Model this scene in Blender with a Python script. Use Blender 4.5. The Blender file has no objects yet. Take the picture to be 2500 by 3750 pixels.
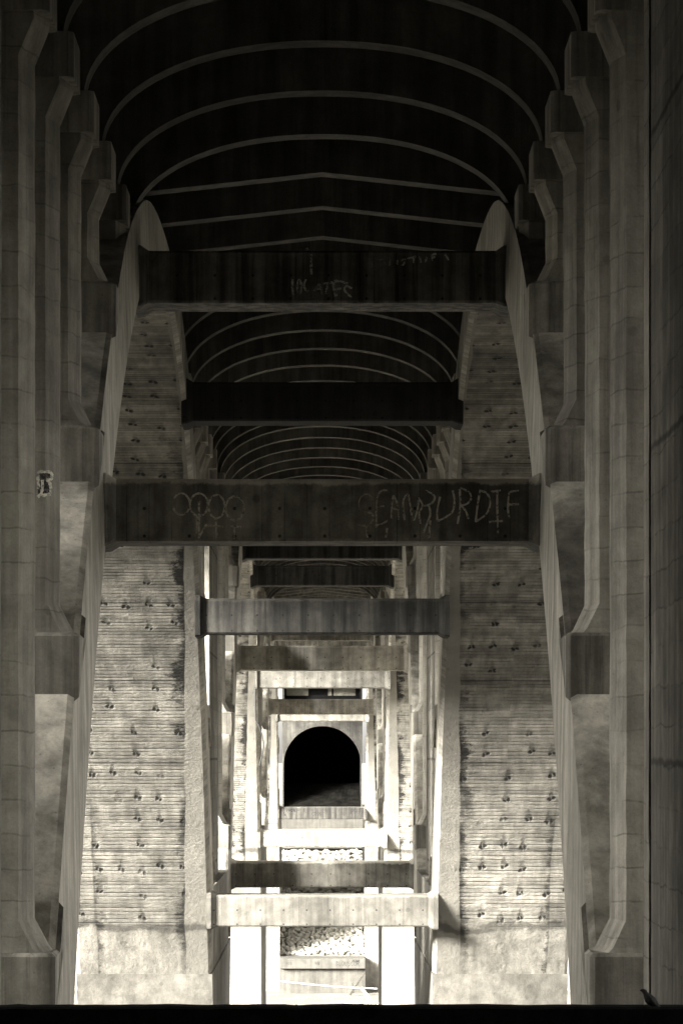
import bpy, bmesh, math, random
from mathutils import Vector, noise as mnoise
random.seed(7)
C = bpy.context.scene.collection
W = 3.0            # half of the clear distance between the two arch ribs (m)
K = 7.7            # length unit along the bridge
S0 = 2.80 * K      # centre of the nearest span ahead
PER = 3.06 * K     # span to span
BS = .157 * K      # floor beam spacing (beams stand at half steps either side of the crown)
BO = .01 * K
ZD = 3.91          # underside of the deck
GROUND = -5.45

# ------------------------------------------------------------------ helpers
class MB:
    def __init__(s): s.v = []; s.f = []; s.m = []; s.uv = []
    def vert(s, x, y, z): s.v.append((x * W, y * W, z * W)); return len(s.v) - 1
    def face(s, ids, m=0, uv=None): s.f.append(tuple(ids)); s.m.append(m); s.uv.append(uv)
    def box(s, x0, x1, y0, y1, z0, z1, m=0):
        i = [s.vert(x, y, z) for z in (z0, z1) for y in (y0, y1) for x in (x0, x1)]
        for q in ((0,2,3,1),(4,5,7,6),(0,1,5,4),(2,6,7,3),(0,4,6,2),(1,3,7,5)): s.face([i[k] for k in q], m)
    def loft(s, rings, m=0, cap=True):
        n = len(rings[0]); idx = [[s.vert(*p) for p in r] for r in rings]
        for a, b in zip(idx, idx[1:]):
            for k in range(n): s.face([a[k], a[(k+1) % n], b[(k+1) % n], b[k]], m)
        if cap: s.face(idx[0][::-1], m); s.face(idx[-1], m)
    def prism(s, poly, y0, y1, m=0):            # polygon in x,z pushed along y
        s.loft([[(x, y0, z) for x, z in poly], [(x, y1, z) for x, z in poly]], m)
    def rough(s, amp=.0016, fr=4.0):
        s.v = [(x + W * amp * mnoise.noise(Vector((x * 2, y * 2, z * fr))), y + W * amp * mnoise.noise(Vector((x * 2 + 9, y * 2, z * fr))), z) for x, y, z in s.v]
        return s
    def mesh(s, name, mats, bevel=0, smooth=False):
        me = bpy.data.meshes.new(name); me.from_pydata(s.v, [], s.f)
        for mt in mats: me.materials.append(mt)
        me.polygons.foreach_set('material_index', s.m)
        if any(u is not None for u in s.uv):
            l = me.uv_layers.new(name='UVMap')
            for p, u in zip(me.polygons, s.uv):
                if u is None: continue
                for li, c in zip(p.loop_indices, u): l.data[li].uv = c
        bm = bmesh.new(); bm.from_mesh(me)
        bmesh.ops.recalc_face_normals(bm, faces=bm.faces)
        if bevel:
            es = [e for e in bm.edges if len(e.link_faces) == 2 and e.calc_face_angle(0) > 0.35]
            bmesh.ops.bevel(bm, geom=es, offset=bevel, segments=2, affect='EDGES', profile=0.6)
        bm.to_mesh(me); bm.free()
        if smooth: me.polygons.foreach_set('use_smooth', [True] * len(me.polygons))
        return me
    def build(s, name, mats, parent=None, loc=None, bevel=0, smooth=False):
        o = bpy.data.objects.new(name, s.mesh(name, mats if isinstance(mats, list) else [mats], bevel, smooth))
        C.objects.link(o); o.parent = parent
        if loc: o.location = [c * W for c in loc]
        return o
def tag(o, label=None, cat=None, group=None, kind=None):
    if label: o['label'] = label
    if cat: o['category'] = cat
    if group: o['group'] = group
    if kind: o['kind'] = kind
    return o
def empty(name, loc, label, cat, group=None):
    o = bpy.data.objects.new(name, None); C.objects.link(o); o.location = [c * W for c in loc]
    return tag(o, label, cat, group)
def child(src, parent, loc=None):
    c = src.copy(); C.objects.link(c); c.parent = parent
    for k in ('label',):
        if k in c: del c[k]
    if loc: c.location = [a * W for a in loc]
    return c

# ------------------------------------------------------------------ materials
TINT = (1.0, 0.945, 0.82)
class NT:
    def __init__(s, name):
        s.mat = bpy.data.materials.new(name); s.mat.use_nodes = True; s.t = s.mat.node_tree
        s.b = s.t.nodes['Principled BSDF']; s.b.inputs['Roughness'].default_value = .9
        s.b.inputs['Specular IOR Level'].default_value = .25
    def n(s, typ, **kw):
        nd = s.t.nodes.new(typ)
        for k, v in kw.items(): setattr(nd, k, v)
        return nd
    def L(s, a, b): s.t.links.new(a, b)
    def math(s, op, a, b=None, c=None, clamp=False):
        nd = s.n('ShaderNodeMath', operation=op); nd.use_clamp = clamp
        for i, x in enumerate((a, b, c)):
            if x is None: continue
            if isinstance(x, (int, float)): nd.inputs[i].default_value = x
            else: s.L(x, nd.inputs[i])
        return nd.outputs[0]
    def mapr(s, v, a, b, c, d, smooth=True):
        nd = s.n('ShaderNodeMapRange'); nd.interpolation_type = 'SMOOTHSTEP' if smooth else 'LINEAR'
        s.L(v, nd.inputs[0])
        for i, x in enumerate((a, b, c, d)): nd.inputs[i + 1].default_value = x
        return nd.outputs[0]
    def scale(s, vec, sc, off=(0, 0, 0)):
        nd = s.n('ShaderNodeMapping'); s.L(vec, nd.inputs[0]); nd.inputs['Scale'].default_value = sc
        nd.inputs['Location'].default_value = off; return nd.outputs[0]
    def noise(s, vec, sc, det=4, rough=.55, dist=0):
        nd = s.n('ShaderNodeTexNoise'); s.L(vec, nd.inputs['Vector']); nd.inputs['Scale'].default_value = sc
        nd.inputs['Detail'].default_value = det; nd.inputs['Roughness'].default_value = rough
        nd.inputs['Distortion'].default_value = dist
        return nd.outputs[0]
    def voro(s, vec, sc, rnd=1.0, feat='F1'):
        nd = s.n('ShaderNodeTexVoronoi', feature=feat); s.L(vec, nd.inputs['Vector'])
        nd.inputs['Scale'].default_value = sc; nd.inputs['Randomness'].default_value = rnd
        return nd
    def finish(s, fac, albedo, bump=None, bstr=.4, bdist=.02, tint=TINT):
        # fac multiplies the albedo
        comb = s.n('ShaderNodeCombineColor')
        for i in range(3): s.L(s.math('MULTIPLY', fac, albedo * tint[i], clamp=False), comb.inputs[i])
        s.L(comb.outputs[0], s.b.inputs['Base Color'])
        if bump is not None:
            bp = s.n('ShaderNodeBump'); bp.inputs['Strength'].default_value = bstr; bp.inputs['Distance'].default_value = bdist
            s.L(bump, bp.inputs['Height']); s.L(bp.outputs[0], s.b.inputs['Normal'])
        return s.mat

def concrete(name, albedo, boards=0.0, streak=.5, blotch=.5, pores=.5, topband=0.0, seed=0, uvboards=False, joint=0):
    t = NT(name)
    pos = t.n('ShaderNodeNewGeometry').outputs['Position']
    p = t.scale(pos, (1, 1, 1), (seed * 7.3, seed * 3.1, seed * 5.7))
    big = t.mapr(t.noise(p, .35, 5, .6, .4), .32, .68, 1 - blotch * .75, 1 + blotch * .35)
    mid = t.mapr(t.noise(p, 2.2, 7, .65, .3), .3, .7, 1 - blotch * .5, 1 + blotch * .28)
    st = t.mapr(t.noise(t.scale(p, (3.2, 3.2, .16)), 1.3, 6, .6), .35, .66, 1 - streak * .6, 1 + streak * .25)
    st2 = t.mapr(t.noise(t.scale(p, (11, 11, .35)), 1.0, 4, .6), .56, .72, 1, 1 - streak * .55)
    fine = t.mapr(t.noise(p, 28, 4, .8), .25, .75, .84, 1.14, False)
    f = t.math('MULTIPLY', t.math('MULTIPLY', big, mid), t.math('MULTIPLY', st, t.math('MULTIPLY', st2, fine)))
    hgt = t.noise(p, 9, 6, .7)
    if pores:
        v = t.voro(p, 1.1, 1.0)
        f = t.math('MULTIPLY', f, t.mapr(v.outputs['Distance'], .05, .085, 1 - pores * .8, 1))
        v = t.voro(p, 6, 1.0)
        f = t.math('MULTIPLY', f, t.mapr(v.outputs['Distance'], .06, .11, 1 - pores * .5, 1))
    if uvboards:
        uvn = t.n('ShaderNodeUVMap').outputs[0]
        g1 = t.mapr(t.noise(t.scale(p, (.3, 3.2, .1)), 1.0, 5, .65), .34, .66, .76, 1.12)
        g2 = t.mapr(t.noise(t.scale(p, (.5, 14, .45)), 1.0, 3, .7), .36, .6, .80, 1.08)
        f = t.math('MULTIPLY', f, t.math('MULTIPLY', g1, g2))
    elif boards:
        sx = t.n('ShaderNodeSeparateXYZ')
        if uvboards: t.L(t.n('ShaderNodeUVMap').outputs[0], sx.inputs[0]); c = sx.outputs[0]; per = .05
        else: t.L(pos, sx.inputs[0]); c = sx.outputs[2]; per = .38
        wob = t.math('MULTIPLY', t.noise(p, 1.2, 3), per * .5)
        m = t.math('DIVIDE', t.math('ADD', c, wob), per)
        fr = t.math('FRACT', m); d = t.math('ABSOLUTE', t.math('SUBTRACT', fr, .5))
        line = t.mapr(d, .455, .492, 0, 1)
        line = t.math('MULTIPLY', line, t.mapr(t.noise(p, .9, 5, .7), .38, .62, 0, 1.3))
        wn = t.n('ShaderNodeTexWhiteNoise', noise_dimensions='1D'); t.L(t.math('FLOOR', m), wn.inputs['W'])
        plank = t.mapr(wn.outputs['Value'], 0, 1, 1 - boards * .3, 1 + boards * .18, False)
        f = t.math('MULTIPLY', f, t.math('MULTIPLY', plank, t.math('SUBTRACT', 1, t.math('MULTIPLY', line, .28))))
        hgt = t.math('SUBTRACT', hgt, t.math('MULTIPLY', line, boards))
    if joint:
        sz = t.n('ShaderNodeSeparateXYZ'); t.L(pos, sz.inputs[0])
        jz = t.math('FRACT', t.math('DIVIDE', t.math('ADD', sz.outputs[2], t.math('MULTIPLY', t.noise(p, 2.5, 3), .1)), joint))
        jl = t.mapr(t.math('ABSOLUTE', t.math('SUBTRACT', jz, .5)), .482, .497, 1, .35)
        f = t.math('MULTIPLY', f, jl)
    if topband:
        oc = t.n('ShaderNodeSeparateXYZ'); t.L(t.n('ShaderNodeTexCoord').outputs['Object'], oc.inputs[0])
        inf = t.n('ShaderNodeObjectInfo').outputs['Random']
        vx = t.math('FRACT', t.math('DIVIDE', t.math('ADD', oc.outputs[0], t.math('MULTIPLY', inf, 3.0)), .31))
        vl = t.mapr(t.math('ABSOLUTE', t.math('SUBTRACT', vx, .5)), .47, .495, 0, 1)
        vl = t.math('MULTIPLY', vl, t.mapr(t.noise(t.scale(pos, (2.5, 2.5, .5)), 1.0, 3), .42, .62, 0, .55))
        f = t.math('MULTIPLY', f, t.math('SUBTRACT', 1, vl))
        dx_ = t.math('SUBTRACT', t.math('FRACT', t.math('DIVIDE', t.math('ADD', oc.outputs[0], inf), .62)), .5)
        for zz in (-.36, .02):
            d2 = t.math('ADD', t.math('POWER', t.math('MULTIPLY', dx_, .62), 2), t.math('POWER', t.math('SUBTRACT', oc.outputs[2], zz), 2))
            f = t.math('MULTIPLY', f, t.mapr(d2, .0003, .0008, .25, 1))
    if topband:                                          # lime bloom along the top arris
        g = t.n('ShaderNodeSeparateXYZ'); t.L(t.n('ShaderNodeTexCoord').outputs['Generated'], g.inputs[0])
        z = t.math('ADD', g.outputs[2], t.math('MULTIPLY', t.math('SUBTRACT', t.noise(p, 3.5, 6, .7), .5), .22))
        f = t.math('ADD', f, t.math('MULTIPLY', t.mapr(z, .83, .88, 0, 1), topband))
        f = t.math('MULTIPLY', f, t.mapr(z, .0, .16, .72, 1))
    f = t.math('MINIMUM', f, .78 / albedo)
    f = t.math('MAXIMUM', f, .06)
    return t.finish(f, albedo, hgt, .45, .03)

def soffit_mat(name, albedo):
    """board-marked underside of an arch rib: UV.x across the rib, UV.y along the arc (units of W)"""
    t = NT(name)
    uv = t.n('ShaderNodeUVMap').outputs[0]
    sx = t.n('ShaderNodeSeparateXYZ'); t.L(uv, sx.inputs[0]); x, v = sx.outputs[0], sx.outputs[1]
    pos = t.n('ShaderNodeNewGeometry').outputs['Position']
    av = t.math('ABSOLUTE', v)
    # boards
    m = t.math('DIVIDE', t.math('ADD', v, t.math('MULTIPLY', t.noise(pos, .7, 2), .02)), .042)
    d = t.math('ABSOLUTE', t.math('SUBTRACT', t.math('FRACT', m), .5))
    line = t.math('MULTIPLY', t.mapr(d, .30, .48, 0, 1), t.mapr(t.noise(t.scale(pos, (1, 1, 5)), 1.1, 5, .7), .36, .62, 0, 1))
    wn = t.n('ShaderNodeTexWhiteNoise', noise_dimensions='1D'); t.L(t.math('ADD', t.math('FLOOR', m), t.math('MULTIPLY', t.math('FLOOR', t.math('MULTIPLY', x, 1.7)), 31.7)), wn.inputs['W'])
    plank = t.mapr(wn.outputs['Value'], 0, 1, .74, 1.16, False)
    # pour joints
    j = t.math('ABSOLUTE', t.math('SUBTRACT', t.math('FRACT', t.math('DIVIDE', t.math('ADD', v, t.math('MULTIPLY', t.noise(pos, 1.4, 4), .03)), 1.02)), .5))
    joint = t.mapr(j, .488, .497, 0, 1)
    # border between the smooth rim and the ragged field
    nz = t.noise(t.scale(pos, (1.3, 1, 3.6)), 1.0, 8, .85)
    nzl = t.noise(t.scale(pos, (.3, .5, .5)), 1.0, 3)
    xb = t.math('ADD', t.mapr(av, 3.6, 10.0, .05, .235, False), t.math('MULTIPLY', t.math('SUBTRACT', nzl, .5), .05))
    dx = t.math('SUBTRACT', x, xb)
    rim = t.mapr(dx, -.006, .006, 1, 0)
    reach = t.math('MULTIPLY', t.mapr(nz, .40, .70, .03, .17), t.mapr(nzl, .35, .6, .5, 1.3))
    ragged = t.math('MULTIPLY', t.math('SUBTRACT', 1, rim), t.mapr(t.math('SUBTRACT', dx, reach), -.05, .03, 1, 0))
    ragged = t.math('MULTIPLY', t.math('MULTIPLY', ragged, t.mapr(av, 3.0, 5.0, .2, 1)), t.mapr(t.noise(t.scale(pos, (.2, .4, .45), (3, 1, 5)), 1.0, 4, .6), .38, .56, .12, 1))
    # the outer border, only low down
    xo = t.math('SUBTRACT', 1.02, t.math('MULTIPLY', t.math('SUBTRACT', nzl, .5), .09))
    do = t.math('SUBTRACT', xo, x)
    orag = t.math('MULTIPLY', t.mapr(t.math('SUBTRACT', do, t.mapr(nz, .45, .75, .0, .13)), -.03, .02, 1, 0), t.mapr(do, -.02, 0, 0, 1))
    orag = t.math('MULTIPLY', orag, t.mapr(av, 8.0, 9.2, 0, .9))
    inside = t.math('MULTIPLY', t.math('SUBTRACT', 1, rim), t.mapr(av, 9.9, 10.1, 1, 0))
    # form-tie marks in rows with drips
    def marks(off, lo, hi, xo=0):
        vv = t.scale(uv, (1 / .19, 1 / .27, 1), (xo, off, 0))
        ofs = t.n('ShaderNodeVectorMath', operation='ADD'); t.L(vv, ofs.inputs[0])
        cx = t.n('ShaderNodeCombineXYZ'); t.L(t.math('MULTIPLY', t.n('ShaderNodeObjectInfo').outputs['Random'], 37.0), cx.inputs[1]); t.L(cx.outputs[0], ofs.inputs[1])
        jit = t.n('ShaderNodeVectorMath', operation='ADD'); t.L(ofs.outputs[0], jit.inputs[0])
        nn = t.n('ShaderNodeTexNoise'); t.L(pos, nn.inputs['Vector']); nn.inputs['Scale'].default_value = 7; nn.inputs['Detail'].default_value = 4
        sc = t.n('ShaderNodeVectorMath', operation='SCALE'); t.L(nn.outputs['Color'], sc.inputs[0]); sc.inputs['Scale'].default_value = .26
        t.L(sc.outputs[0], jit.inputs[1])
        vo = t.voro(jit.outputs[0], 1.0, .36); vo.voronoi_dimensions = '2D'
        cc = t.n('ShaderNodeSeparateColor'); t.L(vo.outputs['Color'], cc.inputs[0])
        on = t.mapr(t.math('ADD', cc.outputs[0], t.math('SUBTRACT', t.noise(t.scale(pos, (.5, .5, .5)), 1.0, 2), .5)), .30, .62, 0, 1)
        return t.math('MULTIPLY', t.mapr(vo.outputs['Distance'], lo, hi, 1, 0), on)
    mk = t.math('MAXIMUM', marks(0, .04, .125, .08), marks(.05, .04, .12, -.09))
    dr = t.math('MAXIMUM', t.math('MULTIPLY', marks(.16, .05, .19), .5), t.math('MULTIPLY', marks(.34, .02, .17), .3))
    mark = t.math('MULTIPLY', t.math('MAXIMUM', mk, dr), t.math('ADD', t.math('MULTIPLY', inside, .8), .2))
    # the lime-washed foot
    foot = t.mapr(t.math('ADD', av, t.math('MULTIPLY', t.math('SUBTRACT', t.noise(pos, .9, 4), .5), .35)), 10.02, 10.05, 0, 1)
    footline = t.mapr(t.math('ABSOLUTE', t.math('SUBTRACT', t.math('ADD', av, t.math('MULTIPLY', t.math('SUBTRACT', t.noise(pos, .9, 4), .5), .35)), 10.03)), .015, .06, 1, 0)
    big = t.mapr(t.noise(pos, .33, 5, .6, .5), .3, .7, .62, 1.25)
    mid = t.mapr(t.noise(pos, 1.9, 7, .7), .3, .7, .70, 1.22)
    stk = t.mapr(t.noise(t.scale(pos, (3.5, 1, .5)), 1.2, 5, .6), .35, .65, .80, 1.12)
    fine = t.mapr(t.noise(pos, 26, 4, .8), .25, .75, .84, 1.14, False)
    f = t.math('MULTIPLY', t.math('MULTIPLY', big, mid), t.math('MULTIPLY', stk, fine))
    f = t.math('ADD', t.math('MULTIPLY', f, t.math('SUBTRACT', 1, t.math('MULTIPLY', rim, .65))), t.math('MULTIPLY', rim, .52))
    bl = t.math('MULTIPLY', t.math('SUBTRACT', 1, t.math('MULTIPLY', line, .55)), plank)
    bl = t.math('ADD', t.math('MULTIPLY', bl, inside), t.math('SUBTRACT', 1, inside))
    f = t.math('MULTIPLY', f, bl)
    for msk, a in ((mark, .95), (ragged, .93), (orag, .8), (footline, .55)):
        f = t.math('MULTIPLY', f, t.math('SUBTRACT', 1, t.math('MULTIPLY', msk, a)))
    f = t.math('MULTIPLY', f, t.math('SUBTRACT', 1, t.math('MULTIPLY', t.math('MULTIPLY', joint, inside), .6)))
    f = t.math('MINIMUM', f, .78 / albedo)
    h = t.math('SUBTRACT', t.noise(pos, 9, 6, .7), t.math('ADD', t.math('MULTIPLY', t.math('MULTIPLY', line, inside), .9), t.math('MULTIPLY', mark, 1.2)))
    return t.finish(t.math('MAXIMUM', f, .06), albedo, h, .6, .04)

def plain(name, col, rough=.9, var=.4, sc=3.0, bump=.3):
    t = NT(name); pos = t.n('ShaderNodeNewGeometry').outputs['Position']
    f = t.math('MULTIPLY', t.mapr(t.noise(pos, sc, 6, .7), .3, .7, 1 - var, 1 + var), t.mapr(t.noise(pos, sc * 9, 4, .7), .3, .7, 1 - var * .4, 1 + var * .3))
    t.b.inputs['Roughness'].default_value = rough
    return t.finish(f, 1.0, t.noise(pos, sc * 4, 5), bump, .03, col)
def chalk(name, col, dens):
    t = NT(name); pos = t.n('ShaderNodeNewGeometry').outputs['Position']
    t.b.inputs['Base Color'].default_value = (*col, 1)
    a = t.math('MULTIPLY', t.mapr(t.noise(pos, 1.1, 4), .35, .62, .25, 1), t.mapr(t.noise(pos, 30, 3), .3, .6, .35, 1))
    t.L(t.math('MULTIPLY', a, dens), t.b.inputs['Alpha'])
    return t.mat

M = {
 'beam':   concrete('shade_dark_concrete', .105, streak=.6, blotch=.5, pores=.2, seed=1),  # albedo lowered to stand in for shade beneath the deck
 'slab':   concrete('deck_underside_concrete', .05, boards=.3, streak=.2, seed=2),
 'column': concrete('column_concrete', .33, boards=.22, streak=.45, blotch=.45, pores=.3, seed=3),
 'cap':    concrete('cap_concrete', .28, streak=.7, blotch=.5, pores=.4, seed=4),
 'pier':   concrete('pier_concrete', .26, boards=.5, streak=.5, blotch=.55, pores=.4, seed=5, joint=3.1),
 'foot':   concrete('pier_foot_concrete', .20, streak=.35, blotch=.5, pores=.3, seed=15),
 'side':   concrete('rib_side_concrete', .36, boards=.8, streak=.3, blotch=.35, pores=.15, seed=6, uvboards=True),
 'top':    concrete('rough_extrados_concrete', .45, streak=.2, blotch=.9, pores=.7, seed=7),
 'soffit': soffit_mat('board_marked_soffit', .23),
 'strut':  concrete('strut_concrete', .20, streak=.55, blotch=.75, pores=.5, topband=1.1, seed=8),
 'strutd': concrete('shaded_streaked_strut_concrete', .042, streak=1.1, blotch=.6, pores=.5, topband=.35, seed=9),  # real streaks over a low albedo that stands in for shade
 'strutb': concrete('shaded_black_strut_concrete', .022, streak=.5, blotch=.4, pores=.3, topband=.2, seed=19),  # shade on this strut put into a near-black albedo
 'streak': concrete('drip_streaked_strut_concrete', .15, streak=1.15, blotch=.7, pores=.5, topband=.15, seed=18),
 'strutw': concrete('light_lifted_strut_concrete', .42, streak=.5, blotch=.7, pores=.4, topband=.2, seed=23),  # albedo raised to make up for light missing on these struts
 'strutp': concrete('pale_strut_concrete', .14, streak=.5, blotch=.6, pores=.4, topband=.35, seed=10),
 'wall':   concrete('pale_wall_concrete', .06, streak=.4, blotch=.35, pores=.3, seed=11),
 'portal': concrete('portal_concrete', .04, streak=.6, blotch=.7, pores=.3, seed=12),
 'dark':   plain('interior_dark', (.006, .006, .006), .95, .5, 6),  # darkness inside the end house put into the colour
 'ledge':  plain('black_ledge', (.004, .004, .004), 1.0, .6, 9),  # even near-black for the near ledge and its grit
 'hall':   concrete('light_block_concrete', .07, streak=.4, seed=21),  # dark walls of the added hall that blocks light from behind
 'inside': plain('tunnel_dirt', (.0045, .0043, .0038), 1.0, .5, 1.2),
 'rock':   plain('pale_limestone_rock', (.26, .25, .22), .9, .3, 2.5),
 'wood':   plain('bleached_driftwood', (.30, .29, .25), .9, .3, 4),
 'cable':  plain('black_cable', (.01, .01, .01), .6, .1, 4),
 'rope':   plain('pale_rope', (.75, .73, .66), .8, .1, 4),
 'bird':   plain('black_feathers', (.004, .004, .004), .6, .3, 30),
 'lit_slot': plain('lit_slot_paint', (.30, .29, .24), .6, .25, 3),  # pale colour stands in for light showing through the slots
 'chalk':  chalk('white_chalk', (.66, .63, .54), .8),
 'chalk2': chalk('white_paint_line', (.85, .83, .72), 1.0),
 'soot':   chalk('black_spray', (.02, .02, .02), .95),
}
M['inside'].node_tree.nodes['Principled BSDF'].inputs['Specular IOR Level'].default_value = 0
M['ledge'].node_tree.nodes['Principled BSDF'].inputs['Specular IOR Level'].default_value = .05
def ground_mat():
    t = NT('river_flat_ground'); pos = t.n('ShaderNodeNewGeometry').outputs['Position']
    sx = t.n('ShaderNodeSeparateXYZ'); t.L(pos, sx.inputs[0])
    far = t.math('ADD', t.mapr(sx.outputs[1], 40, 85, .03, .07), t.math('ADD', t.mapr(sx.outputs[1], 100, 135, 0, .05), t.mapr(sx.outputs[1], 255, 290, 0, .15)))  # unseen near ground darkened, far ground paled, to steer bounced light
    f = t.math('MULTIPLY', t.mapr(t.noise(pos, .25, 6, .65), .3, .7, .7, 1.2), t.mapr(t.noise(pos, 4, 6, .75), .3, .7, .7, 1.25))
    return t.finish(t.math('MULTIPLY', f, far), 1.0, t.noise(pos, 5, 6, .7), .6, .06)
M['ground'] = ground_mat()

# ------------------------------------------------------------------ profiles of an arch (local to its centre, units W)
RI, HI = 10.15, 3.045
def intr(s): return HI - (RI - math.sqrt(RI * RI - s * s))
ET = [(-1.82, 3.27), (0, 3.34), (1.82, 3.27), (3.05, 3.06), (4.35, 2.66), (5.56, 2.04), (6.74, 1.25), (7.4, .76), (7.98, .27), (8.5, -.24), (9.19, -.96), (9.9, -1.76), (10.6, -2.6)]
def extr(s):
    s = abs(s)
    for i in range(1, len(ET) - 2):
        if s <= ET[i + 1][0]: break
    (x0, y0), (x1, y1), (x2, y2), (x3, y3) = ET[i-1:i+3]
    m1 = (y2 - y0) / (x2 - x0); m2 = (y3 - y1) / (x3 - x1); h = x2 - x1; t = (s - x1) / h
    return (2*t**3 - 3*t*t + 1) * y1 + (t**3 - 2*t*t + t) * h * m1 + (3*t*t - 2*t**3) * y2 + (t**3 - t*t) * h * m2
SI, SE = 8.75, 9.6
X0, X1 = 1.0, 2.216

def rib_mesh(side):
    mb = MB(); N = 72; rings = []; arc = 0; prev = None; acc = []
    for i in range(N + 1):
        t = -1 + 2 * i / N
        si = SI * math.sin(t * math.pi / 2 * .93) / math.sin(math.pi / 2 * .93); se = SE * si / SI
        hi, he = intr(si), extr(se)
        def P(x, q): return (x * side, si + (se - si) * q, hi + (he - hi) * q)
        prof = [(X0 + .03, 0), (X0 - .006, .035), (X0 - .006, .30), (X0, .50), (X0 + .004, .985), (X0 + .03, 1.0), (X1 - .05, 1.0), (X1, .97), (X1, .035), (X1 - .03, 0)]
        rings.append([P(*q) for q in prof]); acc.append(RI * math.asin(si / RI) )
    mats = [1, 1, 1, 1, 0, 0, 0, 1, 1, 2]; ux = [q[0] for q in prof]; uq = [0, .03, .5, .6, 1.3, 1.35]
    idx = [[mb.vert(*p) for p in r] for r in rings]; n = len(prof)
    for i in range(N):
        for k in range(n):
            k2 = (k + 1) % n; m = mats[k]
            if m == 2: c = [(ux[k] - X0, acc[i]), (ux[k2] - X0, acc[i]), (ux[k2] - X0, acc[i+1]), (ux[k] - X0, acc[i+1])]
            else:
                qa, qb = prof[k][1] * .9, prof[k2][1] * .9
                c = [(qa, acc[i]), (qb, acc[i]), (qb, acc[i+1]), (qa, acc[i+1])]
            mb.face([idx[i][k], idx[i][k2], idx[i+1][k2], idx[i+1][k]], m, c)
    mb.face(idx[0][::-1], 1); mb.face(idx[-1], 1)
    return mb.mesh('arch_rib', [M['top'], M['side'], M['soffit']])
RIB = {sd: rib_mesh(sd) for sd in (-1, 1)}

viaduct = empty('arch_viaduct', (0, S0, GROUND), 'long concrete arch viaduct with twin ribs, cross struts, columns and vaulted floor beams overhead', 'bridge')
VZ = -GROUND; VY = -S0
def vloc(x, y, z): return (x, y + VY, z + VZ)
def mkobj(name, me, parent, loc=None):
    o = bpy.data.objects.new(name, me); C.objects.link(o); o.parent = parent
    if loc: o.location = [c * W for c in loc]
    return o

# struts --------------------------------------------------------------
def strut_mb(hh, ht):
    mb = MB(); st = [(-1.03, .06), (-.99, .052), (-.975, .036), (-.945, 0), (.945, 0), (.975, .036), (.99, .052), (1.03, .06)]
    rings = []; c = .012
    for x, g in st:
        a, b = ht / 2 + g, hh / 2 + g * .45
        rings.append([(x, -a + c, -b), (x, a - c, -b), (x, a, -b + c), (x, a, b - c), (x, a - c, b), (x, -a + c, b), (x, -a, b - c), (x, -a, -b + c)])
    mb.loft(rings); return mb
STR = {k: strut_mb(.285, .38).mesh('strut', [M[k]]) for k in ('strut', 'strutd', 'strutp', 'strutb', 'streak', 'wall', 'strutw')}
struts = {}
# (offset u, height, name key)
SPECS = [(-1.088, -1.37, 'F'), (-.78, 1.135, 'B'), (-.40, 2.625, 'A'), (.415, 2.61, 'C'), (.755, 1.147, 'D'), (1.105, -1.37, 'E')]
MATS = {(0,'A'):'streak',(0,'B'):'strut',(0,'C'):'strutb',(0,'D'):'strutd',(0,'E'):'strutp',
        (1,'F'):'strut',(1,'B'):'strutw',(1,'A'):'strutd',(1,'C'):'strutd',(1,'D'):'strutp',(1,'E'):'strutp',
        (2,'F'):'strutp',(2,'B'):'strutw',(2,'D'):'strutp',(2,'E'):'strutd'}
SLAB = {(0,'A'):'dark streaked cross strut, the highest and widest seen, with faint chalk scrawls',
        (0,'B'):'lowest wide cross strut with chalked rings at left and chalked capitals at right',
        (0,'C'):'nearly black cross strut just behind the topmost one', (0,'D'):'grey cross strut below the chalked one, with rounded corners',
        (0,'E'):'pale cross strut above the heap of white rocks', (1,'F'):'dark cross strut showing just above the pale one over the rocks',
        (1,'B'):'pale blotched cross strut under the grey round-cornered one', (2,'E'):'small pale sill strut with black scribbles below the far black archway'}
DH = {(1,'F'): .09, (1,'E'): .08, (1,'D'): .045, (1,'B'): .02, (2,'A'): -.2, (2,'B'): -.19, (2,'C'): -.2, (2,'D'): -.2, (2,'E'): .09, (2,'F'): .13}
for sp in (0, 1, 2):
    for du, h, key in SPECS:
        if (sp, key) == (2, 'F'): continue
        h += DH.get((sp, key), 0)
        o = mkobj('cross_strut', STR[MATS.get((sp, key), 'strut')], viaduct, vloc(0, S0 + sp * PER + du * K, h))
        struts[(sp, key)] = o
        if (sp, key) in SLAB: o['label'] = SLAB[(sp, key)]

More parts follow.
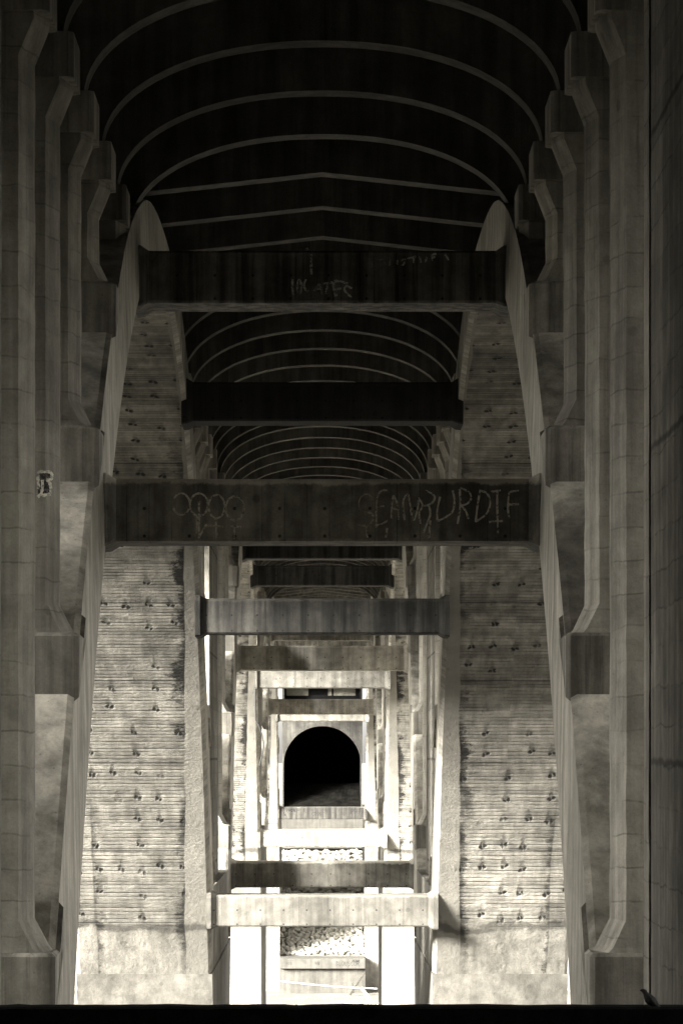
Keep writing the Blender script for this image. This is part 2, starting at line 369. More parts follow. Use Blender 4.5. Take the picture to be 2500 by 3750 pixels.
# ribs, columns, floor beams ------------------------------------------
def shaft_ring(x0, x1, hs, z, c=.042):
    k = c * 3.6 if c > .025 else c
    return [(x0, -hs + k, z), (x0 + c, -hs, z), (x1 - c, -hs, z), (x1, -hs + k, z), (x1, hs - k, z), (x1 - c, hs, z), (x0 + c, hs, z), (x0, hs - k, z)]
NS_ = [-8.5, -7.5, -6.5, -5.5, -4.5, -3.5, 3.5, 4.5, 5.5, 6.5, 7.5, 8.5]
def column_meshes(n, side):
    if abs(n) == 8.5:
        out = {}; q = extr(SE) + .2
        R = lambda x0, x1, h, z: [(side * x0, -h, z), (side * x1, -h, z), (side * x1, h, z), (side * x0, h, z)]
        mb = MB(); mb.loft([R(1.08, 2.2, .09, q + (2.77 - q) * k / 40) for k in range(41)]); mb.rough(.002); out['shaft'] = mb.mesh('column', [M['column']])
        mc = MB(); mc.loft([R(1.008, 2.24, .11, 2.762), R(1.008, 2.24, .11, 2.945)]); out['cap'] = mc.mesh('cap', [M['cap']])
        return out
    s = n * BS + BO; sf = abs(s) + .2; base = max(extr(sf), extr(SE) + .22) + .235
    out = {}
    mb = MB(); R = lambda *a: [(p[0] * side, p[1], p[2]) for p in shaft_ring(*a)]
    if abs(n) >= 4:
        zb = base
        zs = [zb + .12 + (2.60 - zb - .12) * k / 40 for k in range(1, 40)] if zb < 2.3 else []
        mb.loft([R(1.012, 2.19, .2, zb), R(1.03, 2.18, .195, zb + .02), R(1.08, 2.12, .19, zb + .12)] + [R(1.08, 2.12, .19, q) for q in zs] + [R(1.08, 2.12, .19, 2.60), R(1.025, 2.18, .19, 2.735), R(1.025, 2.18, .19, 2.77)])
        mb.rough(.0035); out['shaft'] = mb.mesh('column', [M['column']])
        foot = [(x, y, max(extr(abs(s + y)), extr(SE) + .22) - .03) for x, y, z in R(.985, 2.212, .215, 0, .02)]
        mp = MB(); mp.loft([foot, R(.985, 2.212, .215, zb - .012, .02), R(1.0, 2.2, .2, zb + .002, .02)])
        out['pedestal'] = mp.mesh('pedestal', [M['cap']])
    else:
        mb.loft([R(1.02, 2.15, .17, 2.3), R(1.02, 2.15, .17, 2.77)]); out['shaft'] = mb.mesh('column', [M['column']])
    mc = MB(); mc.loft([R(1.008, 2.19, .2, 2.762, .02), R(1.008, 2.19, .2, 2.945, .02)])
    out['cap'] = mc.mesh('cap', [M['cap']])
    return out
COL = {(n, sd): column_meshes(n, sd) for n in NS_ for sd in (-1, 1)}

def beam_mesh(n):
    mb = MB(); hw = 1.06; pts = []
    NS = 40
    for i in range(NS + 1):
        a = math.pi * i / NS; x = -math.cos(a) * hw; q = abs(x) / hw
        if n == 1: z = 3.45 - .11 * abs(x)
        else:
            e = math.sqrt(max(0, 1 - q ** 2.15)); z = 2.945 + (3.45 - 2.945) * e
        pts.append((x, z))
    lo = 2.945 if n != 1 else 3.1
    # tessellate as a strip between soffit and top so it stays well formed
    low = [(-3.77, 3.55), (-2.25, lo)] + pts + [(2.25, lo), (3.77, 3.55)]
    t = .078
    a = [[mb.vert(x, sgn * t, z) for x, z in low] for sgn in (-1, 1)]
    b = [[mb.vert(x, sgn * t, ZD - .005) for x, z in low] for sgn in (-1, 1)]
    for k in range(len(low) - 1):
        mb.face([a[0][k], a[0][k+1], b[0][k+1], b[0][k]]); mb.face([a[1][k+1], a[1][k], b[1][k], b[1][k+1]])
        mb.face([a[0][k+1], a[0][k], a[1][k], a[1][k+1]]); mb.face([b[0][k], b[0][k+1], b[1][k+1], b[1][k]])
    mb.face([a[0][0], b[0][0], b[1][0], a[1][0]]); mb.face([a[0][-1], a[1][-1], b[1][-1], b[0][-1]])
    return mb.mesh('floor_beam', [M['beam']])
BEAM = {k: beam_mesh(k) for k in (5, 1)}
nb = 0
for sp in (-1, 0, 1, 2):
    c = S0 + sp * PER
    for sd in ((-1, 1) if sp >= 0 else ()):
        r = mkobj('arch_rib', RIB[sd], viaduct, vloc(0, c, 0))
        for n in NS_:
            m = COL[(n, sd)]
            o = mkobj('column', m['shaft'], viaduct, vloc(0, c + (n if abs(n) < 8 else n * 8.65 / 8.5) * BS + BO, 0))
            mkobj('cap', m['cap'], o)
            if 'pedestal' in m: mkobj('pedestal', m['pedestal'], o)
            if sp == 0 and n == -6.5 and sd == -1: tagcol = o
            if sp == 0 and n == -4.5 and sd == -1: ccol = o
    for q in range(-9, 11):
        n = q - .5
        if n == 9.5: n = 9.27
        if n == -9.5: continue
        if sp == -1 and n < 5: continue
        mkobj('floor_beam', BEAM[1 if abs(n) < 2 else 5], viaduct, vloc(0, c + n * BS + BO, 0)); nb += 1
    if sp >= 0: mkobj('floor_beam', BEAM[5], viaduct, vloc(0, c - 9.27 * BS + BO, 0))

# piers ----------------------------------------------------------------
def pier_meshes(side):
    R = lambda x0, x1, y0, y1, z: [(side * x0, y0, z), (side * x1, y0, z), (side * x1, y1, z), (side * x0, y1, z)]
    mb = MB()
    hb = PER / 2 - SI
    zi = intr(SI)
    prof = [(GROUND - .4, 2.46), (-4.2, 2.47), (-3.4, 2.53), (-2.8, 2.66), (-2.35, 2.83), (zi, hb)]
    mb.loft([R(X0 - .006, X1 + .006, -q, q, z) for z, q in prof])
    hs = PER / 2 - SE + .25
    mb.loft([R(X0 + .004, X1 - .004, -hb + .4, hb - .4, zi - .2), R(X0 + .004, X1 - .004, -hs, hs, extr(SE) + .22)])
    low = mb.mesh('pier', [M['foot']])
    m2 = MB(); m2.loft([R(1.082, 2.17, -1.26, 1.26, extr(SE)), R(1.082, 2.17, -1.26, 1.26, ZD - .02)])
    shaft = m2.mesh('pier_shaft', [M['pier']])
    pl = []
    return low, shaft, pl
for sd in (-1, 1):
    low, shaft, pl = pier_meshes(sd)
    for k in range(0, 4):
        y = S0 - PER / 2 + k * PER
        o = mkobj('pier', low, viaduct, vloc(0, y, 0))
        mkobj('pier_shaft', shaft, o)
        for q in pl: mkobj('pilaster', q, o)
# deck -----------------------------------------------------------------
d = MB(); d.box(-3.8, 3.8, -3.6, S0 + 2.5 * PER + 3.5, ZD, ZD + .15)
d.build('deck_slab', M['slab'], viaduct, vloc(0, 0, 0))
for sg in (-1, 1):
    f = MB(); a, b = sorted((sg * 3.805, sg * 3.92)); f.box(a, b, -3.6, S0 + 2.5 * PER + 3.5, 2.85, 4.5)  # unseen; overhang and depth shaped to cut off high sun and sky
    f.build('parapet_sun_skirt', M['column'], viaduct, vloc(0, 0, 0))

# ------------------------------------------------------------------ graffiti: narrow ribbons standing 3 mm proud of the concrete
def ribbons(strokes, w, y, mat, parent, name='graffiti', thick=.0012):
    mb = MB()
    for st in strokes:
        pts = [Vector((p[0], 0, p[1])) for p in st]
        # resample smoothly
        if len(pts) > 2:
            q = []
            for i in range(len(pts) - 1):
                p0 = pts[max(i-1, 0)]; p1 = pts[i]; p2 = pts[i+1]; p3 = pts[min(i+2, len(pts)-1)]
                for k in range(4):
                    t = k / 4
                    q.append(.5 * ((2*p1) + (p2-p0)*t + (2*p0-5*p1+4*p2-p3)*t*t + (3*p1-p0-3*p2+p3)*t*t*t))
            q.append(pts[-1]); pts = q
        prev = None
        for i, p in enumerate(pts):
            d = (pts[min(i+1, len(pts)-1)] - pts[max(i-1, 0)])
            if d.length < 1e-6: continue
            d.normalize(); nrm = Vector((-d.z, 0, d.x)) * (w * random.uniform(.38, .62))
            a = mb.vert(p.x + nrm.x, y - thick, p.z + nrm.z); b = mb.vert(p.x - nrm.x, y - thick, p.z - nrm.z)
            if prev: mb.face([prev[0], a, b, prev[1]])
            prev = (a, b)
    o = mb.build(name, mat, parent); return o
def conv(strokes, ox, oy, sc, u, zc, xc=0):
    """stroke points measured on the surface (source grid) -> local x,z on that surface, units W"""
    return [[((((ox + a / sc) / 1.5944) - 740) * u / 1000 - xc, (1740 - (oy + b / sc) / 1.5944) * u / 1000 - zc) for a, b in st] for st in strokes]
def oval(cx, cy, rx, ry, a0=0, a1=360):
    return [(cx + rx * math.cos(math.radians(a)), cy + ry * math.sin(math.radians(a))) for a in range(a0, a1 + 1, 24)]
uB = (2.80 - .78) - .19 / K
L1 = [oval(255, 260, 70, 88, -150, 180), oval(400, 265, 74, 92), oval(545, 280, 66, 95), oval(695, 295, 76, 98), oval(700, 290, 68, 92, -120, 60),
      [(400, 235), (400, 530)], [(384, 360), (382, 500)], [(536, 370), (543, 460), (547, 545)], [(688, 385), (690, 470), (683, 545)],
      [(450, 432), (525, 438), (600, 447)], [(640, 442), (748, 448)], [(460, 430), (425, 490), (395, 540)]]
ribbons(conv(L1, 550, 1730, 2.24, uB, 1.135), .009, -.1925, M['chalk'], struts[(0, 'B')])
L2 = [[(325, 215), (300, 160), (245, 170), (220, 230), (245, 282), (300, 290), (328, 325), (300, 375), (250, 383), (215, 370)],
      [(428, 130), (385, 132), (352, 185), (346, 300), (348, 398)], [(346, 247), (405, 245)], [(348, 382), (390, 368), (428, 348)],
      [(455, 330), (458, 250), (470, 165)], [(470, 165), (500, 230), (508, 340)], [(455, 262), (512, 262)],
      [(552, 350), (540, 215), (572, 155), (590, 230), (612, 345), (640, 280), (652, 200)], [(665, 370), (655, 290), (680, 240), (650, 180)],
      [(700, 130), (740, 150), (768, 180), (740, 225), (690, 240)], [(725, 240), (735, 300), (710, 370), (683, 440)], [(735, 345), (725, 480)],
      [(805, 175), (785, 270), (785, 350)], [(895, 130), (908, 200), (895, 280), (840, 325), (785, 350)],
      [(945, 120), (950, 240), (930, 370)], [(950, 110), (1010, 140), (1028, 185), (1000, 225), (948, 240)], [(960, 240), (990, 280), (1008, 335)],
      [(1090, 135), (1072, 250), (1060, 358)], [(1085, 130), (1140, 150), (1165, 220), (1135, 300), (1060, 355)],
      [(1215, 130), (1215, 250), (1222, 480)], [(1155, 358), (1200, 350), (1255, 350)], [(1170, 140), (1240, 128)],
      [(1300, 140), (1292, 240), (1300, 330)], [(1295, 230), (1370, 228)], [(1300, 140), (1370, 130)],
      [(275, 390), (285, 470)], [(425, 400), (415, 470)]]
ribbons(conv(L2, 1200, 1730, 1.96, uB, 1.135), .009, -.1925, M['chalk'], struts[(0, 'B')])
uA = (2.80 - .40) - .19 / K
L3 = [[(180, 240), (176, 290), (186, 352)], [(215, 340), (212, 280), (225, 245), (242, 280), (236, 345)], [(275, 240), (260, 280), (275, 320), (295, 330)],
      [(335, 325), (358, 285), (375, 278), (390, 345)], [(348, 310), (385, 308)], [(392, 272), (465, 262)], [(425, 268), (420, 345)],
      [(478, 352), (474, 262), (520, 255), (575, 272)], [(478, 312), (528, 308)], [(478, 355), (500, 352)], [(605, 305), (565, 290), (550, 315), (575, 345), (600, 372)],
      [(312, 60), (312, 140), (314, 205)], [(280, 15), (286, 30)]]
L4 = [[(748, 150), (755, 118), (772, 98)], [(790, 100), (832, 100)], [(838, 112), (845, 145)], [(880, 92), (872, 145)], [(930, 100), (928, 135)],
      [(955, 105), (985, 98), (975, 130), (958, 142)], [(1000, 92), (1062, 76)], [(1045, 80), (1048, 122)], [(1090, 75), (1100, 120)], [(1140, 78), (1132, 118)],
      [(1175, 60), (1182, 108)], [(1182, 62), (1208, 56)], [(1182, 82), (1200, 80)], [(1272, 62), (1285, 80), (1297, 102)]]
ribbons(conv(L3, 980, 900, 1.96, uA, 2.625), .012, -.1925, M['chalk2'], struts[(0, 'A')])
ribbons(conv(L4, 980, 900, 1.96, uA, 2.625), .010, -.1925, M['chalk2'], struts[(0, 'A')])
# outlined tag on the second left column
uC = (2.81 - 6.5 * .157) - .19 / K
out = [[(200, 180), (230, 150), (330, 142), (440, 150), (470, 190), (474, 240), (455, 285), (370, 292)], [(380, 295), (425, 350), (450, 440), (448, 560)], [(450, 570), (370, 585), (300, 600), (265, 575), (200, 632)], [(288, 300), (292, 400), (285, 500), (258, 580)], [(205, 200), (208, 330), (218, 420), (203, 470)]]
ribbons(conv(out, 100, 1700, 5.227, uC, 0), .012, -.194, M['chalk2'], tagcol)
fill = [(205, 165), (440, 165), (462, 230), (440, 285), (400, 300), (445, 440), (440, 570), (270, 590), (205, 610)]
fp = conv([fill], 100, 1700, 5.227, uC, 0)[0]
mb = MB(); mb.face([mb.vert(x, -.192, z) for x, z in fp]); mb.build('painted_patch', M['soot'], tagcol)
# dark scrawls on the far sill strut and kerb wall
FONT = {'P': [[(0,0),(0,1)],[(0,1),(.5,.9),(.5,.6),(0,.5)]], 'H': [[(0,0),(0,1)],[(.5,0),(.5,1)],[(0,.5),(.5,.5)]], 'O': [[(.25,0),(0,.5),(.25,1),(.5,.5),(.25,0)]],
        'N': [[(0,0),(0,1)],[(0,1),(.5,0)],[(.5,0),(.5,1)]], 'Y': [[(0,1),(.25,.5)],[(.55,1),(.15,-.1)]], 'A': [[(0,0),(.25,1)],[(.25,1),(.5,0)],[(.1,.4),(.4,.4)]],
        'I': [[(.2,0),(.2,1)]], 'V': [[(0,1),(.25,0)],[(.25,0),(.5,1)]], 'E': [[(.5,1),(0,1)],[(0,1),(0,0)],[(0,0),(.5,0)],[(0,.5),(.4,.5)]], 'U': [[(0,1),(.05,.2),(.25,0),(.45,.2),(.5,1)]],
        'B': [[(0,0),(0,1)],[(0,1),(.45,.8),(0,.5),(.5,.25),(0,0)]], 'L': [[(0,1),(0,0)],[(0,0),(.4,0)]], 'S': [[(.5,.9),(.1,.9),(.1,.6),(.45,.45),(.4,.05),(0,.1)]], 'C': [[(.5,.9),(.1,.8),(0,.4),(.15,.05),(.5,.1)]],
        'R': [[(0,0),(0,1)],[(0,1),(.45,.85),(.4,.55),(0,.5)],[(.15,.5),(.5,0)]], 'M': [[(0,0),(.1,1)],[(.1,1),(.3,.3)],[(.3,.3),(.5,1)],[(.5,1),(.55,0)]], ' ': []}
def write(txt, x, z, h, slant=0):
    out = []
    for i, ch in enumerate(txt):
        for st in FONT[ch]: out.append([(x + (i * .68 + a * .85) * h, z + b * h - i * slant * h) for a, b in st])
    return out
s = write('PHONY', -.815, .02, .078) + write('NAIVE', -.575, .045, .058, .03) + write('COOB', -.23, -.06, .085) + write('FHI'.replace('F', 'P'), .66, -.03, .12) + write('MB', .85, .0, .11) + write('BUNS', -.93, .02, .05, .9)
ribbons(s, .012, -.1925, M['soot'], struts[(2, 'E')])

# ------------------------------------------------------------------ far end: portal house on its base, kerb wall, riprap
ys = 11.2 * K
ph = empty('portal_house', (0, ys, -2.45), 'dark concrete end house with a round arched doorway at the far end of the viaduct', 'building')
def pb(mb, name, mat, par=ph): return mb.build(name, mat, par, (0, -ys, 2.45))
mb = MB(); r = .995; zc = -.19; Nn = 36
arcp = [(-r * math.cos(math.pi * i / Nn), zc + r * math.sin(math.pi * i / Nn)) for i in range(Nn + 1)]
# front wall around the arch: strip above the arch, 2 jambs
for y0, y1 in ((ys, ys + .18),):
    top = 1.32
    lowr = [(-1.06, -1.33)] + [(-r, -1.33)] + arcp + [(r, -1.33), (1.06, -1.33)]
    A = [[mb.vert(x, y, z) for x, z in arcp] for y in (y0, y1)]
    B = [[mb.vert(x, y, top) for x, z in arcp] for y in (y0, y1)]
    for k in range(Nn):
        mb.face([A[0][k], A[0][k+1], B[0][k+1], B[0][k]]); mb.face([A[1][k], A[1][k+1], B[1][k+1], B[1][k]]); mb.face([A[0][k], A[0][k+1], A[1][k+1], A[1][k]])
mb.box(-1.03, -r, ys, ys + .18, -1.33, 1.32); mb.box(r, 1.03, ys, ys + .18, -1.33, 1.32)
mb.box(-1.03, 1.03, ys, ys + .18, 1.80, 3.7)
mb.box(-1.03, -.98, ys, ys + .18, 1.3205, 1.7995); mb.box(.98, 1.03, ys, ys + .18, 1.3205, 1.7995)
pb(mb, 'front_wall', M['portal'])
mb = MB(); mb.box(-1.03, -.985, ys + .185, ys + 9, -1.33, 3.7); mb.box(.985, 1.03, ys + .185, ys + 9, -1.33, 3.7); mb.box(-1.03, 1.03, ys + 9.005, ys + 9.2, -1.33, 3.7); mb.box(-1.03, 1.03, ys + .185, ys + 9, 3.702, 3.78)
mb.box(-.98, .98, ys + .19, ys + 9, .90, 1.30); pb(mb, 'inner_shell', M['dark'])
# earth floor
mb = MB(); nx, ny = 24, 30; g = []
for j in range(ny + 1):
    row = []
    for i in range(nx + 1):
        x = -.98 + 1.96 * i / nx; y = ys + .02 + 8.9 * j / ny; t = j / ny
        z = -1.31 + .62 * min(1, t * 5) ** .8 + .05 * mnoise.noise(Vector((x * 3, y * 2, 0))) * min(1, j / 2) + .05 * x * t
        row.append(mb.vert(x, y, z))
    g.append(row)
for j in range(ny):
    for i in range(nx): mb.face([g[j][i], g[j][i+1], g[j+1][i+1], g[j+1][i]])
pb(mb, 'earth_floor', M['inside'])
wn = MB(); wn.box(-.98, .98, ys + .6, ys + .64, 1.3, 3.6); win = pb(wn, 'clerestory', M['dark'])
for x0, x1 in ((-.93, -.36), (.15, .24), (.29, .86)):
    q = MB(); q.box(x0, x1, ys + .585, ys + .597, 1.60, 1.80); q.build('pane', M['lit_slot'], win)
base = MB(); base.box(-1.9, 1.9, ys - .25, ys + 9.3, -2.34, -1.335); bo = base.build('abutment', M['wall'], None, bevel=.05)
tag(bo, 'white concrete abutment block carrying the arched end house above the rocks', 'wall')
ft = MB(); ft.box(-1.8, 1.8, ys - .1, ys + 9, -2.9, -2.345); ft.build('footing', M['portal'], bo)
kw = empty('kerb_wall', (0, 10.0 * K, GROUND), 'low pale concrete wall between the last two piers with rocks heaped behind it', 'wall')
mb = MB(); mb.box(-.99, .99, 10.04 * K, 10.14 * K, GROUND - .2, -4.87); mb.build('wall_face', M['wall'], kw, (0, -10.0 * K, -GROUND))
mb = MB(); mb.box(-.99, .99, 10.02 * K, 10.16 * K, -4.869, -4.64); cp = mb.build('coping', M['wall'], kw, (0, -10.0 * K, -GROUND), bevel=.03)
sg = write('BLOUSCUR', .32, -4.80, .10) + write('MUNM', .70, -4.72, .06) + write('NOS', -.83, -4.78, .07) + write('HN', -.16, -4.78, .08)
ribbons(sg, .010, 10.02 * K - .002, M['soot'], cp)

def ground_h(y, x=0):
    u = y / K
    if u < 10.16: return GROUND
    if u < 11.12: return -4.66 + (u - 10.16) / .96 * 2.2
    return min(-1.6, -2.46 + (u - 11.12) * .8)
def sm(a, b, t): t = min(1, max(0, (t - a) / (b - a))); return t * t * (3 - 2 * t)
def terrain(x, y):
    if y > 10.15 * K + .001: return ground_h(y)
    a = 1 - sm(8.0, 24.0, y)                          # valley side under the near end
    z = GROUND + (-.75 - GROUND) * a
    b = (1 - sm(3.0, 7.0, y)) * sm(4.0, 10.0, abs(x))  # unseen banks added to block sun and sky from the near columns
    z += (12.5 if x < 0 else 2.0) * b + .12 * mnoise.noise(Vector((x * .6, y * .6, 0))) * max(a, b)
    if y < 8.3 and abs(x) < 4.3: z = min(z, -1.2)
    return z
mb = MB(); ysamp = [-400, -60, -10, 0, 3, 6, 8, 8.2] + [9 + i for i in range(0, 24)] + [40, 50, 60, 70, 77.0, 10.15 * K, 10.165 * K] + [10.165 * K + i * .6 for i in range(1, 22)] + [100, 140, 200, 400, 900]
xs = [-500, -200, -60, -30, -20, -14, -11, -9, -7.5, -6, -5, -4, -3, -1.5, 0, 1.5, 3, 4, 5, 6, 7.5, 9, 11, 14, 20, 30, 60, 200, 500]; g = []
for y in ysamp: g.append([mb.vert(x, y, terrain(x, y)) for x in xs])
for j in range(len(ysamp) - 1):
    for i in range(len(xs) - 1): mb.face([g[j][i], g[j][i+1], g[j+1][i+1], g[j+1][i]])
tag(mb.build('ground', M['ground'], smooth=False), kind='structure')

def rock_mesh(seed, sub):
    bm = bmesh.new(); bmesh.ops.create_icosphere(bm, subdivisions=sub, radius=1)
    rr = random.Random(seed); ax = [Vector((rr.gauss(0,1), rr.gauss(0,1), rr.gauss(0,1))).normalized() for _ in range(9)]
    dd = [rr.uniform(.42, .8) for _ in ax]
    for v in bm.verts:
        for a, d in zip(ax, dd):
            k = v.co.dot(a)
            if k > d: v.co -= a * (k - d)
        v.co.x *= 1.2; v.co.y *= .85; v.co.z *= .75
        v.co += Vector((rr.gauss(0,.02), rr.gauss(0,.02), rr.gauss(0,.02)))
    me = bpy.data.meshes.new('rock'); bm.to_mesh(me); bm.free(); me.materials.append(M['rock']); return me
RK = [rock_mesh(i, 2) for i in range(9)]
rr = random.Random(3); cnt = 0
for j in range(14):
    for i in range(17):
        x = (-2.95 + 5.9 * (i + .5 + rr.uniform(-.35, .35)) / 17) / W
        y = 10.17 * K + (j + .5 + rr.uniform(-.35, .35)) * .40 / W
        o = bpy.data.objects.new('rock', RK[rr.randrange(9)]); C.objects.link(o)
        sc = rr.uniform(.19, .33) * (.8 if rr.random() < .3 else 1)
        o.location = (x * W, y * W, ground_h(y) * W + sc * .3 + rr.uniform(-.03, .08)); o.scale = (sc, sc, sc)
        o.rotation_euler = (rr.uniform(-.9, .9), rr.uniform(-.9, .9), rr.uniform(0, 6.28))
        tag(o, 'pale angular rock in the white heap behind the low far wall', 'rock', 'rocks heaped behind the far wall'); cnt += 1
vs, fs = [], []
src = [rock_mesh(i + 20, 1) for i in range(5)]
for k in range(1500):
    x = rr.uniform(-1.6, 1.6); y = rr.uniform(10.17 * K + 14 * .4 / W, 11.14 * K)
    sc = rr.uniform(.2, .34); me = src[k % 5]; b0 = len(vs); a = rr.uniform(0, 6.28); ca, sa = math.cos(a), math.sin(a)
    fl = rr.choice((1, -1))
    for v in me.vertices:
        vs.append((x * W + sc * (v.co.x * ca - v.co.y * sa), y * W + sc * (v.co.x * sa + v.co.y * ca), ground_h(y) * W + sc * .35 + sc * v.co.z * fl))
    for p in me.polygons: fs.append(tuple(b0 + i for i in p.vertices))
me = bpy.data.meshes.new('rock_slope'); me.from_pydata(vs, [], fs); me.materials.append(M['rock'])
o = bpy.data.objects.new('rock_slope', me); C.objects.link(o)
tag(o, 'bank of loose white rocks rising to the far abutment', 'rocks', kind='stuff')

# ------------------------------------------------------------------ small things
def tube(name, pts, r, mat, label, cat, parent=None, group=None):
    cu = bpy.data.curves.new(name, 'CURVE'); cu.dimensions = '3D'; sp = cu.splines.new('POLY'); sp.points.add(len(pts) - 1)
    for p, q in zip(sp.points, pts): p.co = (q[0] * W, q[1] * W, q[2] * W, 1)
    cu.bevel_depth = r; cu.bevel_resolution = 2
    dg = bpy.data.objects.new(name, cu); C.objects.link(dg)
    me = bpy.data.meshes.new_from_object(dg.evaluated_get(bpy.context.evaluated_depsgraph_get())); bpy.data.objects.remove(dg)
    me.materials.clear(); me.materials.append(mat)
    o = bpy.data.objects.new(name, me); C.objects.link(o); o.parent = parent
    return tag(o, label, cat, group)
u = 6.30
pts = []
ctrl = [(586, 1578), (586, 1600), (587, 1654), (595, 1668), (602, 1690), (605, 1705), (604, 1724), (600, 1742), (596, 1758)]
for a, b in ctrl: pts.append(((a - 740) * u / 1000, u * K - .02, (1740 - b) * u / 1000))
tube('hanging_cable', pts, .03, M['cable'], 'thin black cable hanging loose down the inside of the left ribs', 'cable')
u = 9.85
pts = [((-.97 + 1.94 * t) * 1.28, u * K, -5.03 - .21 * t - .03 * math.sin(math.pi * t)) for t in [i / 12 for i in range(13)]]
tube('stretched_rope', pts, .028, M['rope'], 'pale rope stretched slantwise across in front of the low far wall', 'rope')
def plank(x, y, z, ln, w, th, rx, ry, rz, mat, label, name='driftwood_plank', cat='plank'):
    mb = MB(); n = 5
    rings = []
    for i in range(n + 1):
        t = i / n; k = 1 - .35 * t + random.uniform(-.08, .08)
        rings.append([((t - .5) * ln, a * w * k / 2, b * th * k / 2 + .03 * th * math.sin(5 * t)) for a, b in ((-1,-1),(1,-1),(1,1),(-1,1))])
    mb.loft(rings); o = mb.build(name, mat, None, (x, y, z)); o.rotation_euler = (rx, ry, rz)
    return tag(o, label, cat)
dk = plain('wet_dark_timber', (.03, .028, .022), .8, .3, 4)
plank(.80, 9.93 * K, -5.17, .62, .06, .05, 0, -.98, .1, dk, 'dark timber leaning against the right end of the low far wall', 'leaning_timber', 'timber')
plank(.70, 9.94 * K, -5.28, .24, .04, .03, 0, 1.45, .1, dk, 'short dark post stub beside the leaning timber', 'post_stub', 'post')
plank(.62, 9.45 * K, -5.38, .42, .05, .04, 0, .45, .2, M['wood'], 'white split plank lying slantwise on the ground left of the splintered boards')
plank(.95, 9.55 * K, -5.24, .42, .07, .04, 0, 1.1, .2, M['wood'], 'white splintered board standing up before the right far pier')
plank(1.03, 9.5 * K, -5.26, .36, .05, .04, .2, .9, .5, M['wood'], 'second white board crossing behind the upright splintered one')
plank(.82, 9.4 * K, -5.42, .5, .08, .05, 0, .05, .3, M['wood'], 'flat white board half buried in the rubble on the ground')
vs, fs = [], []
for k in range(260):
    x = rr.gauss(.86, .22); y = rr.uniform(9.3, 9.62) * K; sc = rr.uniform(.04, .13); me = src[k % 5]; b0 = len(vs)
    for v in me.vertices: vs.append((x * W + sc * v.co.x * 1.4, y * W + sc * v.co.y, GROUND * W + sc * .4 + sc * v.co.z))
    for p in me.polygons: fs.append(tuple(b0 + i for i in p.vertices))
me = bpy.data.meshes.new('rubble'); me.from_pydata(vs, [], fs); me.materials.append(M['wood'])
o = bpy.data.objects.new('rubble', me); C.objects.link(o); tag(o, 'scatter of pale rubble and chips on the ground by the right far pier', 'rubble', kind='stuff')

# near ledge ------------------------------------------------------------
pz = -2.02 / W
mb = MB(); mb.box(-4, 4, -6, 24.15 / W, -2.6, pz); mb.box(-4, 4, -6, 24.0 / W, -3.6, -2.61)
tag(mb.build('platform', M['inside']), kind='structure')
mb = MB(); y0, y1 = 24.2 / W, 24.5 / W; N = 260; rings = []
for i in range(N + 1):
    x = -4 + 8 * i / N; dz = .003 * mnoise.noise(Vector((x * 9, 0, 0))) + .0022 * mnoise.noise(Vector((x * 40, 3, 0))) - .0035 * abs(x) * .5
    zt = -1.812 / W + dz
    rings.append([(x, y0, pz - .25), (x, y1, pz - .25), (x, y1, zt), (x, y1 - .01, zt + .003), (x, y0 + .01, zt + .003), (x, y0, zt - .002)])
mb.loft(rings); tag(mb.build('near_ledge', M['ledge']), 'black out-of-focus ledge running along the bottom edge in front of the camera', 'ledge')

ab = empty('light_block_hall', (0, 0, GROUND), 'added dark hall around the camera, out of view, that shuts out light', 'abutment')  # added, unseen; keeps light behind the camera off the near columns
for sg in (-1, 1):
    mb = MB(); a, b = sorted((sg * 2.45, sg * 2.75)); mb.box(a, b, -3.55, 6.0, GROUND, ZD - .004); mb.build('blocker_side', M['hall'], ab, (0, 0, -GROUND))
mb = MB(); mb.box(-2.44, 2.44, -3.55, -3.3, GROUND, ZD - .004); mb.build('blocker_back', M['hall'], ab, (0, 0, -GROUND))
vs, fs = [], []
for k in range(420):
    x = rr.uniform(-2.8, 2.8); y = rr.uniform(24.22, 24.48); sc = rr.uniform(.003, .011); me = src[k % 5]; b0 = len(vs)
    for v in me.vertices: vs.append((x + sc * v.co.x * 1.5, y + sc * v.co.y, -1.812 - .0035 * abs(x / W) * .5 * W + sc * .3 + sc * v.co.z * .6))
    for p in me.polygons: fs.append(tuple(b0 + i for i in p.vertices))
me = bpy.data.meshes.new('grit'); me.from_pydata(vs, [], fs); me.materials.append(M['ledge'])
o = bpy.data.objects.new('grit', me); C.objects.link(o); tag(o, 'black grit and crumbs lying along the near ledge', 'grit', kind='stuff')
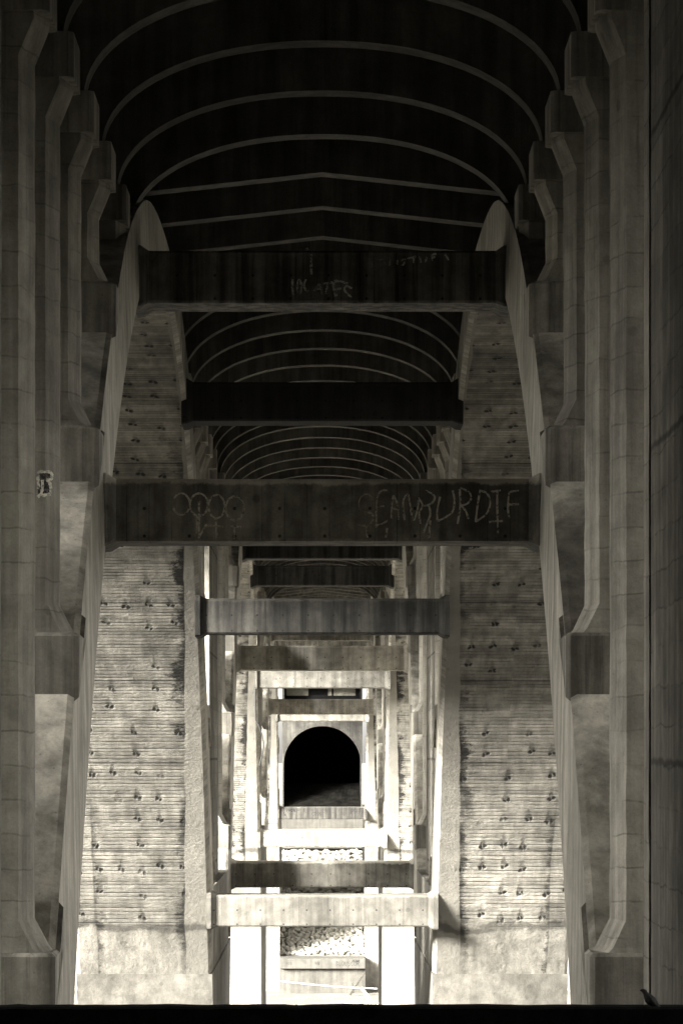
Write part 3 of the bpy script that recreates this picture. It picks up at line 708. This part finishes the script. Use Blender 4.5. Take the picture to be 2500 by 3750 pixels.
# bird ------------------------------------------------------------------
def bird(px, y, z):
    s = 1.0
    bm = bmesh.new(); me = bpy.data.meshes.new('bird')
    # body sections: centre x,z and radius along an inclined axis (m)
    secs = [(-.028, .132, .0015), (-.018, .134, .009), (-.006, .132, .0155), (.006, .124, .018), (.012, .112, .0175), (.022, .094, .026), (.036, .074, .035), (.054, .056, .038), (.074, .038, .032), (.094, .022, .022), (.112, .010, .013), (.135, -.004, .009), (.165, -.022, .008), (.19, -.036, .003)]
    rings = []
    for i, (cx, cz, r) in enumerate(secs):
        a = secs[max(i-1, 0)]; b = secs[min(i+1, len(secs)-1)]; d = Vector((b[0]-a[0], 0, b[1]-a[1])).normalized(); n = Vector((-d.z, 0, d.x))
        w = r * (1.0 if i < 10 else 1.5)
        rings.append([bm.verts.new(Vector((cx, 0, cz)) + n * r * math.cos(t) + Vector((0, 1, 0)) * w * math.sin(t)) for t in [2 * math.pi * k / 12 for k in range(12)]])
    for a, b in zip(rings, rings[1:]):
        for k in range(12): bm.faces.new((a[k], a[(k+1) % 12], b[(k+1) % 12], b[k]))
    bm.faces.new(rings[0]); bm.faces.new(rings[-1][::-1])
    for sy in (-.014, .014):      # legs
        q = [bm.verts.new((.045 + dx, sy + dy, zz)) for zz in (.04, -.005) for dx, dy in ((-.003,-.003),(.003,-.003),(.003,.003),(-.003,.003))]
        for k in range(4): bm.faces.new((q[k], q[(k+1) % 4], q[4 + (k+1) % 4], q[4 + k]))
        for ang in (-.5, 0, .5, 3.14):
            t = [bm.verts.new((.045 + dx * math.cos(ang) - dy * math.sin(ang), sy + dx * math.sin(ang) + dy * math.cos(ang), zz)) for dx, dy, zz in ((0,-.002,-.003),(0,.002,-.003),(-.02,0,-.004),(0,0,.001))]
            bm.faces.new((t[0], t[1], t[2])); bm.faces.new((t[0], t[2], t[3])); bm.faces.new((t[1], t[3], t[2]))
    bmesh.ops.recalc_face_normals(bm, faces=bm.faces); bm.to_mesh(me); bm.free(); me.materials.append(M['bird'])
    me.polygons.foreach_set('use_smooth', [True] * len(me.polygons))
    o = bpy.data.objects.new('bird', me); C.objects.link(o); o.location = (px, y, z)
    return tag(o, 'small black bird perched on the near ledge at bottom right, head up and facing left', 'bird')
yb = 24.3
bird((1478 - 740) / 7700 * yb, yb, -1.812 - .012)

# ------------------------------------------------------------------ light
w = bpy.data.worlds.new('World'); bpy.context.scene.world = w; w.use_nodes = True
nt = w.node_tree; bg = nt.nodes['Background']
sky = nt.nodes.new('ShaderNodeTexSky'); sky.sky_type = 'NISHITA'; sky.sun_disc = False
EL, AZ = math.radians(19), math.radians(229)      # azimuth the light comes from, clockwise from +Y
sky.sun_elevation = EL; sky.sun_rotation = AZ; sky.dust_density = 4
bw = nt.nodes.new('ShaderNodeRGBToBW'); nt.links.new(sky.outputs[0], bw.inputs[0])
mx = nt.nodes.new('ShaderNodeMix'); mx.data_type = 'RGBA'; mx.blend_type = 'MULTIPLY'; mx.inputs[0].default_value = 1
nt.links.new(bw.outputs[0], mx.inputs[6]); mx.inputs[7].default_value = (1, .97, .90, 1)
nt.links.new(mx.outputs[2], bg.inputs[0]); bg.inputs[1].default_value = .10
sl = bpy.data.lights.new('sun', 'SUN'); sl.energy = 2.3; sl.angle = math.radians(17); sl.color = (1, .97, .9)
so = bpy.data.objects.new('sun', sl); C.objects.link(so)
dirv = Vector((math.sin(AZ) * math.cos(EL), math.cos(AZ) * math.cos(EL), math.sin(EL)))
so.rotation_euler = dirv.to_track_quat('Z', 'Y').to_euler()

# ------------------------------------------------------------------ camera
cam = bpy.data.cameras.new('camera'); co = bpy.data.objects.new('camera', cam); C.objects.link(co)
co.location = (0, 0, 0); co.rotation_euler = (math.radians(90), 0, 0)
cam.sensor_fit = 'HORIZONTAL'; cam.sensor_width = 24; cam.lens = 24 * 7700 / 1568
cam.shift_x = 44 / 1568; cam.shift_y = (1740 - 1176) / 1568
cam.clip_start = .1; cam.clip_end = 5000
bpy.context.scene.camera = co
vs_ = bpy.context.scene.view_settings
vs_.view_transform = 'Standard'; vs_.look = 'None'; vs_.exposure = 4.35; vs_.gamma = 1
try: bpy.context.scene.cycles.max_bounces = 10; bpy.context.scene.cycles.diffuse_bounces = 5
except Exception: pass
